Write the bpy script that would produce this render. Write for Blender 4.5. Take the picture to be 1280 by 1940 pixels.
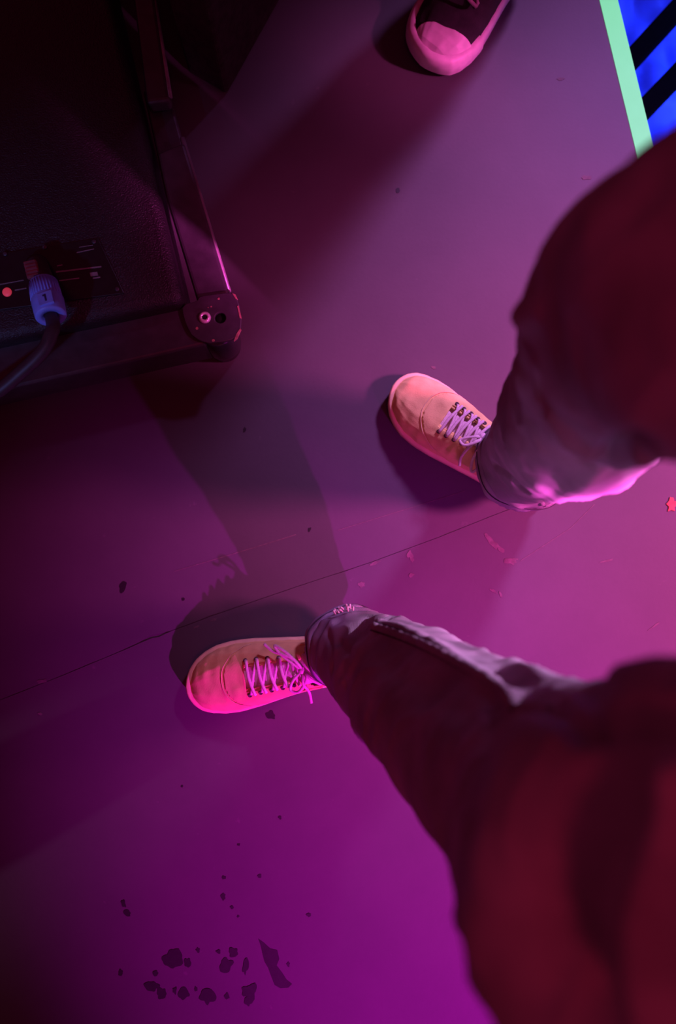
import bpy, bmesh, math, random
import numpy as np
from mathutils import Vector, Matrix, noise
from mathutils.bvhtree import BVHTree

# ---------------------------------------------------------------- camera, world, lights, exposure
S = bpy.context.scene
COL = S.collection
for o in list(bpy.data.objects): bpy.data.objects.remove(o)
H = 1.28                                   # lens height above the stage
FPX = 28.0 / 24.0 * 1280.0                 # 28 mm lens, focal length in pixels
CAM = Vector((0.0, 0.0, H))
NADIR = (622.0, 1090.0)                    # pixel straight below the lens
dn = Vector(((NADIR[0] - 640) / FPX, -(NADIR[1] - 970) / FPX, -1.0))
ROT = dn.rotation_difference(Vector((0, 0, -1)))
cam_d = bpy.data.cameras.new('camera'); cam = bpy.data.objects.new('camera', cam_d); COL.objects.link(cam)
cam.location = CAM; cam.rotation_mode = 'QUATERNION'; cam.rotation_quaternion = ROT
cam_d.sensor_fit = 'HORIZONTAL'; cam_d.sensor_width = 24.0; cam_d.lens = 28.0
cam_d.clip_start = 0.02
cam_d.dof.use_dof = True; cam_d.dof.focus_distance = 1.20; cam_d.dof.aperture_fstop = 2.0
S.camera = cam

S.view_settings.view_transform = 'Standard'; S.view_settings.look = 'None'
S.view_settings.gamma = 1.0; S.view_settings.use_curve_mapping = False
S.view_settings.exposure = 0.0

W = bpy.data.worlds.new('World'); S.world = W; W.use_nodes = True
W.node_tree.nodes['Background'].inputs[0].default_value = (1.0, 0.057, 0.22, 1)
W.node_tree.nodes['Background'].inputs[1].default_value = 0.092


def aim(o, target):
    d = Vector(target) - o.location
    o.rotation_mode = 'QUATERNION'; o.rotation_quaternion = d.to_track_quat('-Z', 'Y')


def spot(name, loc, target, color, power, angle, blend=0.6, radius=0.05):
    l = bpy.data.lights.new(name, 'SPOT'); o = bpy.data.objects.new(name, l); COL.objects.link(o)
    o.location = loc; aim(o, target)
    l.color = color; l.energy = power; l.spot_size = math.radians(angle); l.spot_blend = blend; l.shadow_soft_size = radius
    return o


def area(name, loc, target, color, power, sx, sy):
    l = bpy.data.lights.new(name, 'AREA'); o = bpy.data.objects.new(name, l); COL.objects.link(o)
    l.shape = 'RECTANGLE'; l.size = sx; l.size_y = sy
    o.location = loc; aim(o, target); l.color = color; l.energy = power
    return o


def polar(tx, ty, az, el, d):
    a, e = math.radians(az), math.radians(el)
    return (tx + d * math.cos(e) * math.cos(a), ty + d * math.cos(e) * math.sin(a), d * math.sin(e))


# hard violet moving light behind the left leg, throws the long leg shadow
spot('violet_stage_light', polar(0.1, -0.2, -55, 34, 4.2), (0.34, -0.71, 0), (0.97, 0.012, 0.95), 1750, 20, 1.0, 0.035)
# broad pink wash from the right hand side of the stage
spot('pink_wash', polar(0.3, 0.1, -4, 43, 3.4), (0.74, 0.08, 0), (1.0, 0.09, 0.50), 1500, 28, 1.0, 0.24)
# added narrow pink fill to brighten the shoe by the frame's top
spot('pink_beam', polar(0.22, 0.80, -20, 36, 3.4), (0.20, 0.84, 0.03), (1.0, 0.10, 0.55), 520, 4.6, 1.0, 0.08)
# pale lilac light from the audience side
spot('lilac_stage_light', polar(0.35, 0.3, 60, 42, 4.0), (0.44, 0.48, 0), (0.74, 0.25, 1.0), 980, 19.5, 1.0, 0.22)
# added narrow magenta fill, brightens the right calf from behind
spot('magenta_calf_fill', polar(0.36, 0.08, -44, 26, 3.6), (0.34, 0.085, 0.36), (1.0, 0.08, 0.65), 4200, 3.5, 1.0, 0.06)
# extra lilac spot, added to light the inside of the left leg
spot('lilac_leg_fill', polar(0.14, -0.10, 23, 15, 3.6), (0.17, -0.10, 0.42), (0.85, 0.38, 0.85), 900, 11, 1.0, 0.05)
# weak red flood high above
spot('red_flood', (0.35, -0.9, 3.6), (0.30, -0.1, 0), (1.0, 0.03, 0.10), 40, 38, 1.0, 0.25)
# small blue spot added only to brighten the plug on the cabinet
spot('blue_plug_fill', (-0.95, -1.3, 1.9), (-0.47, 0.44, 0.16), (0.22, 0.30, 1.0), 75, 10, 1.0, 0.05)
# blue floor wash in the pit
spot('blue_pit_light', (1.75, 1.25, 0.35), (0.72, 0.85, -0.6), (0.04, 0.10, 1.0), 190, 60, 0.6, 0.08)


# ---------------------------------------------------------------- pixel -> world
def ray(u, v):
    d = Vector(((u - 640) / FPX, -(v - 970) / FPX, -1.0)); d.normalize()
    return ROT @ d


def px(u, v, z=0.0):
    d = ray(u, v); t = (z - H) / d.z
    return CAM + d * t


# ---------------------------------------------------------------- materials
def mat(name, base, rough=0.6, metal=0.0, var=0.0, scale=20.0, bump=0.0, bscale=200.0, col2=None, emit=None, estr=0.0, spec=0.5, detail=4.0):
    m = bpy.data.materials.new(name); m.use_nodes = True
    nt = m.node_tree; b = nt.nodes['Principled BSDF']
    b.inputs['Base Color'].default_value = (*base, 1); b.inputs['Roughness'].default_value = rough
    b.inputs['Metallic'].default_value = metal; b.inputs['Specular IOR Level'].default_value = spec
    tc = nt.nodes.new('ShaderNodeTexCoord')
    if var > 0 or col2:
        n = nt.nodes.new('ShaderNodeTexNoise'); n.inputs['Scale'].default_value = scale; n.inputs['Detail'].default_value = detail
        nt.links.new(tc.outputs['Object'], n.inputs['Vector'])
        r = nt.nodes.new('ShaderNodeValToRGB')
        c2 = col2 or tuple(max(0, c * (1 - var)) for c in base)
        c1 = tuple(min(1, c * (1 + var * 0.5)) for c in base) if not col2 else base
        r.color_ramp.elements[0].position = 0.35; r.color_ramp.elements[1].position = 0.68
        r.color_ramp.elements[0].color = (*c2, 1); r.color_ramp.elements[1].color = (*c1, 1)
        nt.links.new(n.outputs['Fac'], r.inputs['Fac']); nt.links.new(r.outputs['Color'], b.inputs['Base Color'])
    if bump > 0:
        n2 = nt.nodes.new('ShaderNodeTexNoise'); n2.inputs['Scale'].default_value = bscale; n2.inputs['Detail'].default_value = 3
        nt.links.new(tc.outputs['Object'], n2.inputs['Vector'])
        bp = nt.nodes.new('ShaderNodeBump'); bp.inputs['Strength'].default_value = bump; bp.inputs['Distance'].default_value = 0.002
        nt.links.new(n2.outputs['Fac'], bp.inputs['Height']); nt.links.new(bp.outputs['Normal'], b.inputs['Normal'])
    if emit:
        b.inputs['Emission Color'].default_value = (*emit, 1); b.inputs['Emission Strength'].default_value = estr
    return m


def denim_mat():
    m = mat('denim', (0.44, 0.43, 0.48), 0.9, 0, 0.25, 14, 0, spec=0.15)
    nt = m.node_tree; b = nt.nodes['Principled BSDF']
    tc = nt.nodes.new('ShaderNodeTexCoord')
    wv = nt.nodes.new('ShaderNodeTexWave'); wv.inputs['Scale'].default_value = 260; wv.inputs['Distortion'].default_value = 2.0
    wv.bands_direction = 'DIAGONAL'
    nz = nt.nodes.new('ShaderNodeTexNoise'); nz.inputs['Scale'].default_value = 120; nz.inputs['Detail'].default_value = 5
    mx = nt.nodes.new('ShaderNodeMath'); mx.operation = 'ADD'
    nt.links.new(tc.outputs['Object'], wv.inputs['Vector']); nt.links.new(tc.outputs['Object'], nz.inputs['Vector'])
    nt.links.new(wv.outputs['Fac'], mx.inputs[0]); nt.links.new(nz.outputs['Fac'], mx.inputs[1])
    bp = nt.nodes.new('ShaderNodeBump'); bp.inputs['Strength'].default_value = 0.25; bp.inputs['Distance'].default_value = 0.001
    nt.links.new(mx.outputs[0], bp.inputs['Height']); nt.links.new(bp.outputs['Normal'], b.inputs['Normal'])
    return m


def floor_mat():
    m = mat('black_stage_paint', (0.115, 0.105, 0.115), 0.62, 0, 0, 3, 0, spec=0.35)
    nt = m.node_tree; b = nt.nodes['Principled BSDF']
    tc = nt.nodes.new('ShaderNodeTexCoord')
    n1 = nt.nodes.new('ShaderNodeTexNoise'); n1.inputs['Scale'].default_value = 4.5; n1.inputs['Detail'].default_value = 8; n1.inputs['Roughness'].default_value = 0.65
    r1 = nt.nodes.new('ShaderNodeValToRGB')
    r1.color_ramp.elements[0].position = 0.3; r1.color_ramp.elements[1].position = 0.75
    r1.color_ramp.elements[0].color = (0.066, 0.062, 0.067, 1); r1.color_ramp.elements[1].color = (0.083, 0.077, 0.082, 1)
    nt.links.new(tc.outputs['Object'], n1.inputs['Vector']); nt.links.new(n1.outputs['Fac'], r1.inputs['Fac'])
    n2 = nt.nodes.new('ShaderNodeTexNoise'); n2.inputs['Scale'].default_value = 38; n2.inputs['Detail'].default_value = 6
    r2 = nt.nodes.new('ShaderNodeValToRGB')
    r2.color_ramp.elements[0].position = 0.70; r2.color_ramp.elements[1].position = 0.82
    r2.color_ramp.elements[0].color = (0, 0, 0, 1); r2.color_ramp.elements[1].color = (1, 1, 1, 1)
    mix = nt.nodes.new('ShaderNodeMix'); mix.data_type = 'RGBA'
    nt.links.new(tc.outputs['Object'], n2.inputs['Vector']); nt.links.new(n2.outputs['Fac'], r2.inputs['Fac'])
    nt.links.new(r2.outputs['Color'], mix.inputs['Factor']); nt.links.new(r1.outputs['Color'], mix.inputs['A'])
    mix.inputs['B'].default_value = (0.12, 0.112, 0.112, 1)
    nt.links.new(mix.outputs['Result'], b.inputs['Base Color'])
    n3 = nt.nodes.new('ShaderNodeTexNoise'); n3.inputs['Scale'].default_value = 160; n3.inputs['Detail'].default_value = 4
    nt.links.new(tc.outputs['Object'], n3.inputs['Vector'])
    bp = nt.nodes.new('ShaderNodeBump'); bp.inputs['Strength'].default_value = 0.15; bp.inputs['Distance'].default_value = 0.001
    nt.links.new(n3.outputs['Fac'], bp.inputs['Height']); nt.links.new(bp.outputs['Normal'], b.inputs['Normal'])
    return m


M = {
    'floor': floor_mat(),
    'sub': mat('raw_plywood', (0.05, 0.04, 0.035), 0.9, var=0.3),
    'scuff': mat('worn_paint', (0.13, 0.10, 0.10), 0.8, var=0.3, scale=120),
    'scuff_red': mat('red_paper', (0.75, 0.10, 0.06), 0.7, var=0.2, scale=80),
    'stain': mat('dark_spill', (0.009, 0.009, 0.012), 0.5, var=0.3, scale=90),
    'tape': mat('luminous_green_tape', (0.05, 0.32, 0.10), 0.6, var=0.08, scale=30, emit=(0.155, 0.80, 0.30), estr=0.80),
    'denim': denim_mat(),
    'thread': mat('dark_thread', (0.07, 0.065, 0.08), 0.9, var=0.2, scale=300),
    'shirt': mat('dark_shirt', (0.10, 0.03, 0.035), 0.95, var=0.3, scale=30, bump=0.2, bscale=300, spec=0.1),
    'sock': mat('black_knit_sock', (0.02, 0.02, 0.025), 0.95, var=0.3, scale=300, bump=0.3, bscale=500),
    'canvas': mat('yellow_canvas', (0.92, 0.78, 0.28), 0.85, var=0.12, scale=40, bump=0.25, bscale=700, spec=0.2),
    'sole': mat('cream_rubber', (0.88, 0.76, 0.38), 0.6, var=0.12, scale=40, bump=0.1, bscale=300, spec=0.3),
    'lining': mat('dark_lining', (0.12, 0.08, 0.06), 0.9, var=0.2, scale=80),
    'lace': mat('white_cotton_lace', (0.86, 0.76, 0.72), 0.9, var=0.12, scale=300, bump=0.4, bscale=900, spec=0.2),
    'eyelet': mat('dark_eyelet', (0.08, 0.05, 0.04), 0.5, var=0.2),
    'rubber_w': mat('white_rubber', (0.82, 0.70, 0.76), 0.45, var=0.12, scale=60, spec=0.4),
    'black_canvas': mat('black_canvas', (0.025, 0.02, 0.024), 0.9, var=0.4, scale=60, bump=0.3, bscale=600),
    'black_lace': mat('worn_pinkish_lace', (0.35, 0.22, 0.28), 0.9, var=0.5, scale=60, bump=0.3, bscale=700),
    'trouser2': mat('black_trousers', (0.02, 0.018, 0.02), 0.95, var=0.3, scale=30, bump=0.3, bscale=200),
    'cab': mat('black_speckled_coating', (0.012, 0.010, 0.011), 0.42, var=0.3, scale=160, bump=0.9, bscale=420, spec=0.5),
    'steel': mat('black_painted_steel', (0.045, 0.042, 0.047), 0.42, 0.0, var=0.25, scale=50, bump=0.08, bscale=260, spec=0.6),
    'latch': mat('dull_red_plastic', (0.24, 0.07, 0.08), 0.5, var=0.2, scale=90),
    'rod': mat('highlit_steel_edge', (0.20, 0.18, 0.20), 0.35, 0.2, var=0.3, scale=60, spec=0.6),
    'worn': mat('bare_worn_metal', (0.55, 0.30, 0.22), 0.5, 0.4, var=0.35, scale=140),
    'chrome': mat('zinc_bolt', (0.90, 0.85, 0.87), 0.3, 0.35, var=0.1, scale=60),
    'hole': mat('dark_hollow', (0.004, 0.004, 0.004), 0.9, var=0.2),
    'panel': mat('black_glossy_panel', (0.010, 0.010, 0.011), 0.30, var=0.2, scale=60),
    'blue_plastic': mat('blue_plastic', (0.20, 0.34, 0.92), 0.42, var=0.10, scale=80, bump=0.05, bscale=300),
    'cable': mat('black_rubber_cable', (0.035, 0.03, 0.034), 0.5, var=0.2, scale=90),
    'red_plastic': mat('red_plastic', (0.9, 0.12, 0.14), 0.4, var=0.1, emit=(1.0, 0.06, 0.12), estr=0.28),
    'print': mat('grey_print', (0.20, 0.17, 0.17), 0.6, var=0.2, scale=200),
    'case': mat('black_carpet_case', (0.035, 0.024, 0.026), 0.95, var=0.35, scale=70, bump=0.6, bscale=500, spec=0.2),
    'bar': mat('black_steel_bar', (0.002, 0.002, 0.002), 0.9, var=0.2, scale=60, spec=0.02),
    'tarp': mat('blue_tarpaulin', (0.10, 0.22, 0.85), 0.55, var=0.15, scale=16, bump=0.1, bscale=200),
    'pit': mat('dark_concrete', (0.05, 0.05, 0.055), 0.9, var=0.3, scale=8, bump=0.2, bscale=80),
}


# ---------------------------------------------------------------- mesh helpers
def build(name, V, F, m, parent=None, org=None, smooth=True, kind=None):
    """V are world points; org is the world origin of the thing they belong to."""
    og = Vector(org) if org is not None else Vector((0, 0, 0))
    me = bpy.data.meshes.new(name)
    me.from_pydata([tuple(Vector(v) - og) for v in V], [], [tuple(f) for f in F])
    me.validate(); me.update()
    bm = bmesh.new(); bm.from_mesh(me); bmesh.ops.recalc_face_normals(bm, faces=bm.faces); bm.to_mesh(me); bm.free()
    if smooth: me.polygons.foreach_set('use_smooth', [True] * len(me.polygons))
    me.materials.append(m)
    o = bpy.data.objects.new(name, me); COL.objects.link(o)
    if parent is not None: o.parent = parent
    else: o.location = og
    if kind: o['kind'] = kind
    return o


def thing(name, label, cat, loc, group=None):
    o = bpy.data.objects.new(name, None); COL.objects.link(o); o.location = loc; o.empty_display_size = 0.05
    o['label'] = label; o['category'] = cat
    if group: o['group'] = group
    return o


def tag(o, label, cat, group=None):
    o['label'] = label; o['category'] = cat
    if group: o['group'] = group
    return o


def bevel(o, w, seg=2, angle=35):
    md = o.modifiers.new('bevel', 'BEVEL'); md.width = w; md.segments = seg; md.limit_method = 'ANGLE'; md.angle_limit = math.radians(angle)
    return o


def prism(poly, z0, z1):
    n = len(poly)
    V = [(p[0], p[1], z0) for p in poly] + [(p[0], p[1], z1) for p in poly]
    F = [tuple(range(n))[::-1], tuple(range(n, 2 * n))] + [(i, (i + 1) % n, n + (i + 1) % n, n + i) for i in range(n)]
    return V, F


def catmull(P, n):
    P = [np.array(p, float) for p in P]; P = [2 * P[0] - P[1]] + P + [2 * P[-1] - P[-2]]
    out = []; k = len(P) - 3
    for i in range(n):
        t = i / (n - 1) * k; j = min(int(t), k - 1); u = t - j
        a, b, c, d = P[j:j + 4]
        out.append(0.5 * (2 * b + (c - a) * u + (2 * a - 5 * b + 4 * c - d) * u * u + (3 * b - a - 3 * c + d) * u ** 3))
    return out


def tube(path, r, seg=8, n=None, flat=1.0, up=None):
    P = catmull(path, n) if n else [np.array(p, float) for p in path]
    N = len(P); V = []; F = []
    ref = np.array(up if up is not None else (0, 0, 1.0), float)
    for i in range(N):
        t = P[min(i + 1, N - 1)] - P[max(i - 1, 0)]; t = t / (np.linalg.norm(t) + 1e-9)
        s = np.cross(t, ref)
        if np.linalg.norm(s) < 0.05: s = np.cross(t, np.array((1.0, 0, 0)))
        s /= np.linalg.norm(s); q = np.cross(s, t)
        rr = r(i / (N - 1)) if callable(r) else r
        for k in range(seg):
            a = 2 * math.pi * k / seg
            V.append(tuple(P[i] + rr * (math.cos(a) * s + flat * math.sin(a) * q)))
    for i in range(N - 1):
        for k in range(seg):
            F.append((i * seg + k, i * seg + (k + 1) % seg, (i + 1) * seg + (k + 1) % seg, (i + 1) * seg + k))
    F.append(tuple(range(seg))[::-1]); F.append(tuple(range((N - 1) * seg, N * seg)))
    return V, F


def lathe(c, axis, prof, seg=24):
    """prof: list of (distance along axis, radius)."""
    ax = Vector(axis).normalized(); s = ax.orthogonal().normalized(); q = ax.cross(s); c = Vector(c)
    V = []; F = []
    for (d, r) in prof:
        for k in range(seg):
            a = 2 * math.pi * k / seg
            V.append(c + ax * d + (s * math.cos(a) + q * math.sin(a)) * r)
    for i in range(len(prof) - 1):
        for k in range(seg):
            F.append((i * seg + k, i * seg + (k + 1) % seg, (i + 1) * seg + (k + 1) % seg, (i + 1) * seg + k))
    F.append(tuple(range(seg))[::-1]); F.append(tuple(range((len(prof) - 1) * seg, len(prof) * seg)))
    return V, F


def obox(c, ex, ey, ez):
    """box from centre and three half-extent vectors"""
    c, ex, ey, ez = map(Vector, (c, ex, ey, ez)); V = []
    for sz in (-1, 1):
        for (sx, sy) in ((-1, -1), (1, -1), (1, 1), (-1, 1)): V.append(c + ex * sx + ey * sy + ez * sz)
    return V, [(3, 2, 1, 0), (4, 5, 6, 7), (0, 1, 5, 4), (1, 2, 6, 5), (2, 3, 7, 6), (3, 0, 4, 7)]


def blob(c, rx, ry, ang, z, rng, n=18, rough=0.3):
    ca, sa = math.cos(ang), math.sin(ang); out = []
    ph = rng.random() * 9
    for i in range(n):
        a = 2 * math.pi * i / n
        k = 1 + rough * noise.noise((1.3 * math.cos(a) + ph, 1.3 * math.sin(a), ph)) * 1.3 + .12 * rough * noise.noise((4 * math.cos(a) + ph, 4 * math.sin(a), ph))
        x, y = rx * k * math.cos(a), ry * k * math.sin(a)
        out.append((c.x + ca * x - sa * y, c.y + sa * x + ca * y))
    return out


def clip(poly, p, nrm):
    out = []
    for i in range(len(poly)):
        a, b = Vector(poly[i]), Vector(poly[(i + 1) % len(poly)])
        da, db = (a - p).dot(nrm), (b - p).dot(nrm)
        if da <= 0: out.append(a)
        if da * db < 0: out.append(a + (b - a) * (da / (da - db)))
    return out


rng = random.Random(7)

# ---------------------------------------------------------------- stage floor
E0, E1 = px(1170, 0).xy, px(1241, 292).xy                       # edge of the stage = outer edge of the tape
ed = (E1 - E0).normalized(); en = Vector((-ed.y, ed.x))
if en.x < 0: en = -en
edge_a, edge_b = E0 - ed * 2.2, E0 + ed * 3.4
seam_px = [(-120, 1376), (0, 1326), (120, 1279), (240, 1229), (287, 1206), (300, 1204), (420, 1160), (560, 1112), (700, 1066), (830, 1018), (960, 966), (1120, 905), (1300, 838)]
seam = [px(*p).xy for p in seam_px]
seam = [seam[0] - (seam[1] - seam[0]).normalized() * 1.6] + seam + [seam[-1] + (seam[-1] - seam[-2]).normalized() * 2.0]
dense = []
for a, b in zip(seam[:-1], seam[1:]):
    k = max(1, int((b - a).length / 0.02))
    for i in range(k): dense.append(a + (b - a) * i / k)
dense.append(seam[-1])
sd = (seam[-1] - seam[0]).normalized(); sn = Vector((-sd.y, sd.x))


def seam_off(sign, amp):
    out = []
    for p in dense:
        j = 0.0004 + amp * max(0, noise.noise((p.x * 23, p.y * 23, sign * 5.0)) - 0.2)
        if abs((p - px(289, 1204).xy).length) < 0.02: j += 0.0022
        out.append(p + sn * sign * j)
    return out


floor = build('floor', *prism([v for v in clip([Vector(p) for p in ((-2.2, -2.2), (2.6, -2.2), (2.6, 2.4), (-2.2, 2.4))], E0, en)], -0.16, -0.018), M['sub'], smooth=False)
floor['kind'] = 'structure'
upper = seam_off(1, 0.003); lower = seam_off(-1, 0.003)
fill_poly = [p + sn * 0.006 for p in dense] + [p - sn * 0.006 for p in dense[::-1]]
build('seam_filler', *prism([v for v in clip(fill_poly, E0 - en * .002, en)], -0.0178, -0.0016), M['floor'], floor, smooth=False)
NROW = 1.22
poly_up = upper + [upper[-1] + sn * NROW, upper[0] + sn * NROW]
poly_lo = lower[::-1] + [lower[0] - sn * NROW, lower[-1] - sn * NROW]
poly_up2 = [upper[0] + sn * (NROW + .002), upper[-1] + sn * (NROW + .002), upper[-1] + sn * 2 * NROW, upper[0] + sn * 2 * NROW]
poly_lo2 = [lower[0] - sn * (NROW + .002), lower[-1] - sn * (NROW + .002), lower[-1] - sn * 2 * NROW, lower[0] - sn * 2 * NROW]
for poly in (poly_up, poly_lo, poly_up2, poly_lo2):
    pl = clip(poly, E0, en)
    pl = clip(pl, Vector((0, 2.4)), Vector((0, 1))); pl = clip(pl, Vector((0, -2.2)), Vector((0, -1))); pl = clip(pl, Vector((-2.2, 0)), Vector((-1, 0)))
    if len(pl) >= 3:
        build('floor_panel', *prism(pl, -0.018, 0.0), M['floor'], floor, smooth=False)

# pale scrapes and paint chips on the boards
def flat_mark(name, pts_px, m, z=0.0004, parent=floor):
    pl = [px(*p) for p in pts_px]
    return build(name, *prism(pl, -0.0002, z), m, parent, smooth=False)

def mark_blob(name, u, v, ru, rv, ang, m, rough=0.35, n=26):
    c = px(u, v); k = 1 / 1166.0
    return build(name, *prism(blob(c, ru * k, rv * k, math.radians(-ang), 0, rng, n, rough), -0.0002, 0.0004 + 0.0003 * rng.random()), m, floor, smooth=False)

for (u, v, a, b, g) in ((928, 1022, 13, 4, 40), (936, 1032, 15, 5, 42), (947, 1040, 9, 3, 38), (921, 1016, 6, 3, 60), (968, 1065, 13, 5, 10), (975, 1060, 5, 2, 0),
                        (776, 1050, 9, 5, 80), (780, 1060, 6, 3, 70), (779, 1090, 4, 4, 0), (709, 1067, 9, 2.6, -18), (685, 1107, 6, 5, 0), (80, 1291, 11, 3.5, -12),
                        (935, 1120, 9, 2, 30), (948, 1127, 6, 2, 60), (1110, 336, 10, 4, 0), (1062, 150, 6, 3, 0), (820, 696, 5, 2, 20), (372, 1188, 5, 2, -18), (405, 1174, 6, 2, -18),
                        (1150, 1062, 13, 1.6, -15), (1240, 1185, 14, 1.2, -35), (76, 1352, 5, 2, 20)):
    mark_blob('scuff_mark', u, v, a, b, g, M['scuff'], 0.6)
for pts in ([(330, 1082), (450, 1046), (560, 1012), (561, 1013.5), (450, 1047.5), (330, 1083)], [(985, 1062), (1080, 1000), (1125, 955), (1126, 956), (1080, 1001.5), (986, 1063)],
            [(640, 1004), (880, 930), (880, 931), (640, 1005)]):
    flat_mark('scratch', pts, M['scuff'])
# small dents
for (u, v, a, b) in ((753, 361, 4, 5), (232, 1112, 6, 9), (463, 814, 3, 5), (347, 1135, 3, 3), (586, 1003, 3, 4), (513, 1354, 10, 7), (345, 1490, 2, 2)):
    mark_blob('dent', u, v, a, b, 20, M['stain'], 0.4)
# dark splashes
for (u, v, a, b, g) in ((326, 1816, 18, 16, -30), (355, 1824, 7, 8, 0), (375, 1800, 4, 4, 0), (428, 1829, 12, 11, -20), (443, 1805, 10, 8, -10), (414, 1803, 4, 3, 0),
                        (465, 1833, 5, 14, 8), (288, 1869, 12, 8, 10), (307, 1882, 11, 9, -20), (331, 1876, 4, 6, 0), (350, 1882, 11, 9, -35), (371, 1873, 3, 4, 0),
                        (393, 1890, 14, 13, 20), (430, 1887, 5, 5, 0), (472, 1878, 15, 14, 0), (470, 1898, 7, 8, 0), (294, 1844, 5, 4, 0), (229, 1843, 5, 5, 0),
                        (241, 1730, 7, 5, 10), (234, 1711, 4, 7, -20), (423, 1698, 4, 6, 0), (424, 1662, 4, 3, 0), (439, 1719, 3, 3, 0), (451, 1736, 2, 2, 0), (492, 1660, 4, 3, 0),
                        (452, 1600, 3, 2, 0), (585, 1733, 4, 3, 0), (530, 1549, 3, 2.5, 0), (546, 1827, 3, 4, 0)):
    mark_blob('dark_stain', u, v, a, b, g, M['stain'], 0.45)
flat_mark('dark_stain', [(489, 1778), (500, 1786), (512, 1797), (525, 1800), (529, 1816), (524, 1829), (534, 1842), (543, 1856), (553, 1864), (546, 1871), (531, 1872), (520, 1866), (513, 1848), (508, 1834), (501, 1822), (497, 1806), (494, 1792)], M['stain'])
# red scraps lying on the boards
o = build('paper_scrap', *prism([px(*p) for p in ((1261, 955), (1266, 949), (1268, 942), (1274, 943), (1276, 950), (1283, 948), (1281, 957), (1276, 961), (1277, 968), (1270, 966), (1264, 969), (1266, 960))], 0.0003, 0.0018), M['scuff_red'], org=px(1272, 955), smooth=False)
tag(o, 'small bright red paper scrap on the stage behind the calf', 'scrap')

# green tape along the stage edge
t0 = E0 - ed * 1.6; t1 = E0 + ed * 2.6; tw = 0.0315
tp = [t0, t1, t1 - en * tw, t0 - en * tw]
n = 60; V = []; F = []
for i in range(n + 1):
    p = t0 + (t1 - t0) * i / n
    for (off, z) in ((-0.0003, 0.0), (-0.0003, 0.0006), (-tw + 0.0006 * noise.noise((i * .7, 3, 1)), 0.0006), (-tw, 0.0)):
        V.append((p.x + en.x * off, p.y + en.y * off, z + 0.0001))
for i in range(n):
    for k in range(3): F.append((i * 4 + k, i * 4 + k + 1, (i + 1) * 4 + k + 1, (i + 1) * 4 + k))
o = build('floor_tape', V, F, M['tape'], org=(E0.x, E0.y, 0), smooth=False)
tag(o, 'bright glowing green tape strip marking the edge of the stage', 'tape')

# face of the stage and the pit below it
PZ = -0.75
q = [edge_a, edge_b, edge_b - en * 0.02, edge_a - en * 0.02]
w = build('stage_front_1', *prism([p - en * 0.001 for p in q], PZ, -0.16), M['sub'], smooth=False); w['kind'] = 'structure'
q = [edge_a, edge_b, edge_b + en * 2.5, edge_a + en * 2.5]
w = build('floor_pit', *prism(q, PZ - 0.05, PZ), M['pit'], smooth=False); w['kind'] = 'structure'

# crumpled blue tarpaulin in the pit
tc0 = px(1235, 130, -0.6).xy; V = []; F = []; NX, NY = 70, 90
base = E0 - ed * 0.9 + en * 0.03
for i in range(NX + 1):
    for j in range(NY + 1):
        s, t = i / NX * 0.72, j / NY * 1.9
        p = base + en * s + ed * t
        u = 0.8 * s + 0.5 * t
        z = -0.62 + 0.06 * noise.noise((p.x * 4.0, p.y * 4.0, 1.3)) + 0.07 * abs(noise.noise((p.x * 9 + 2, p.y * 6, 4.1))) + 0.018 * noise.noise((p.x * 20, p.y * 14, 2.2))
        # two rope-like folds crossing the sheet
        z += 0.02 * math.exp(-((u - 0.93 + 0.05 * math.sin(t * 8)) / 0.014) ** 2)
        V.append((p.x, p.y, z))
for i in range(NX):
    for j in range(NY):
        a = i * (NY + 1) + j; F.append((a, a + 1, a + NY + 2, a + NY + 1))
o = build('tarpaulin', V, F, M['tarp'], org=(tc0.x, tc0.y, -0.6))
md = o.modifiers.new('thick', 'SOLIDIFY'); md.thickness = 0.004
tag(o, 'crumpled bright blue sheet in the pit beyond the green tape', 'tarpaulin')

# black barrier bars beyond the edge
bz = -0.22
def bar_line(p0, p1):
    a, b = px(*p0, bz), px(*p1, bz); d = (b - a).normalized(); a = a - d * 0.06
    return a, a + d * 1.3
rail = thing('barrier_rail', 'black steel barrier with two parallel bars beyond the green tape', 'barrier', (px(1300, 60, bz).x, px(1300, 60, bz).y, PZ))
RO = rail.location.copy()
ends = []
for (p0, p1, r) in (((1199, 110), (1290, 10), 0.019), ((1220, 207), (1290, 134), 0.019)):
    a, b = bar_line(p0, p1); ends.append((a, b)); d = (b - a).normalized(); s = Vector((-d.y, d.x, 0))
    bevel(build('bar', *obox((a + b) / 2, d * (b - a).length / 2, s * r, Vector((0, 0, 0.016))), M['bar'], rail, RO, False), 0.004)
mid0, mid1 = ends[0][0].lerp(ends[0][1], 0.97), ends[1][0].lerp(ends[1][1], 0.97)
for mpt in (mid0, mid1):
    c = Vector((mpt.x, mpt.y, (bz + PZ) / 2))
    bevel(build('post', *obox(c, (0.02, 0, 0), (0, 0.02, 0), (0, 0, (bz - PZ) / 2)), M['bar'], rail, RO, False), 0.004)
dm = (mid1 - mid0)
bevel(build('cross_bar', *obox((mid0 + mid1) / 2, dm / 2, Vector((-dm.y, dm.x, 0)).normalized() * 0.015, (0, 0, 0.015)), M['bar'], rail, RO, False), 0.004)
for mpt in (mid0, mid1):
    bevel(build('foot', *obox((mpt.x, mpt.y, PZ + 0.008), (0.07, 0, 0), (0, 0.04, 0), (0, 0, 0.008)), M['bar'], rail, RO, False), 0.003)

# ---------------------------------------------------------------- equipment cabinet with steel frame
ZC, ZF = 0.135, 0.105
corner = px(432, 612, ZF)
cab = thing('equipment_cabinet', 'black speckled equipment cabinet framed in black steel bars with a bolted corner plate', 'cabinet', (px(150, 400).x, px(150, 400).y, 0))
CO = cab.location.copy()
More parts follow.
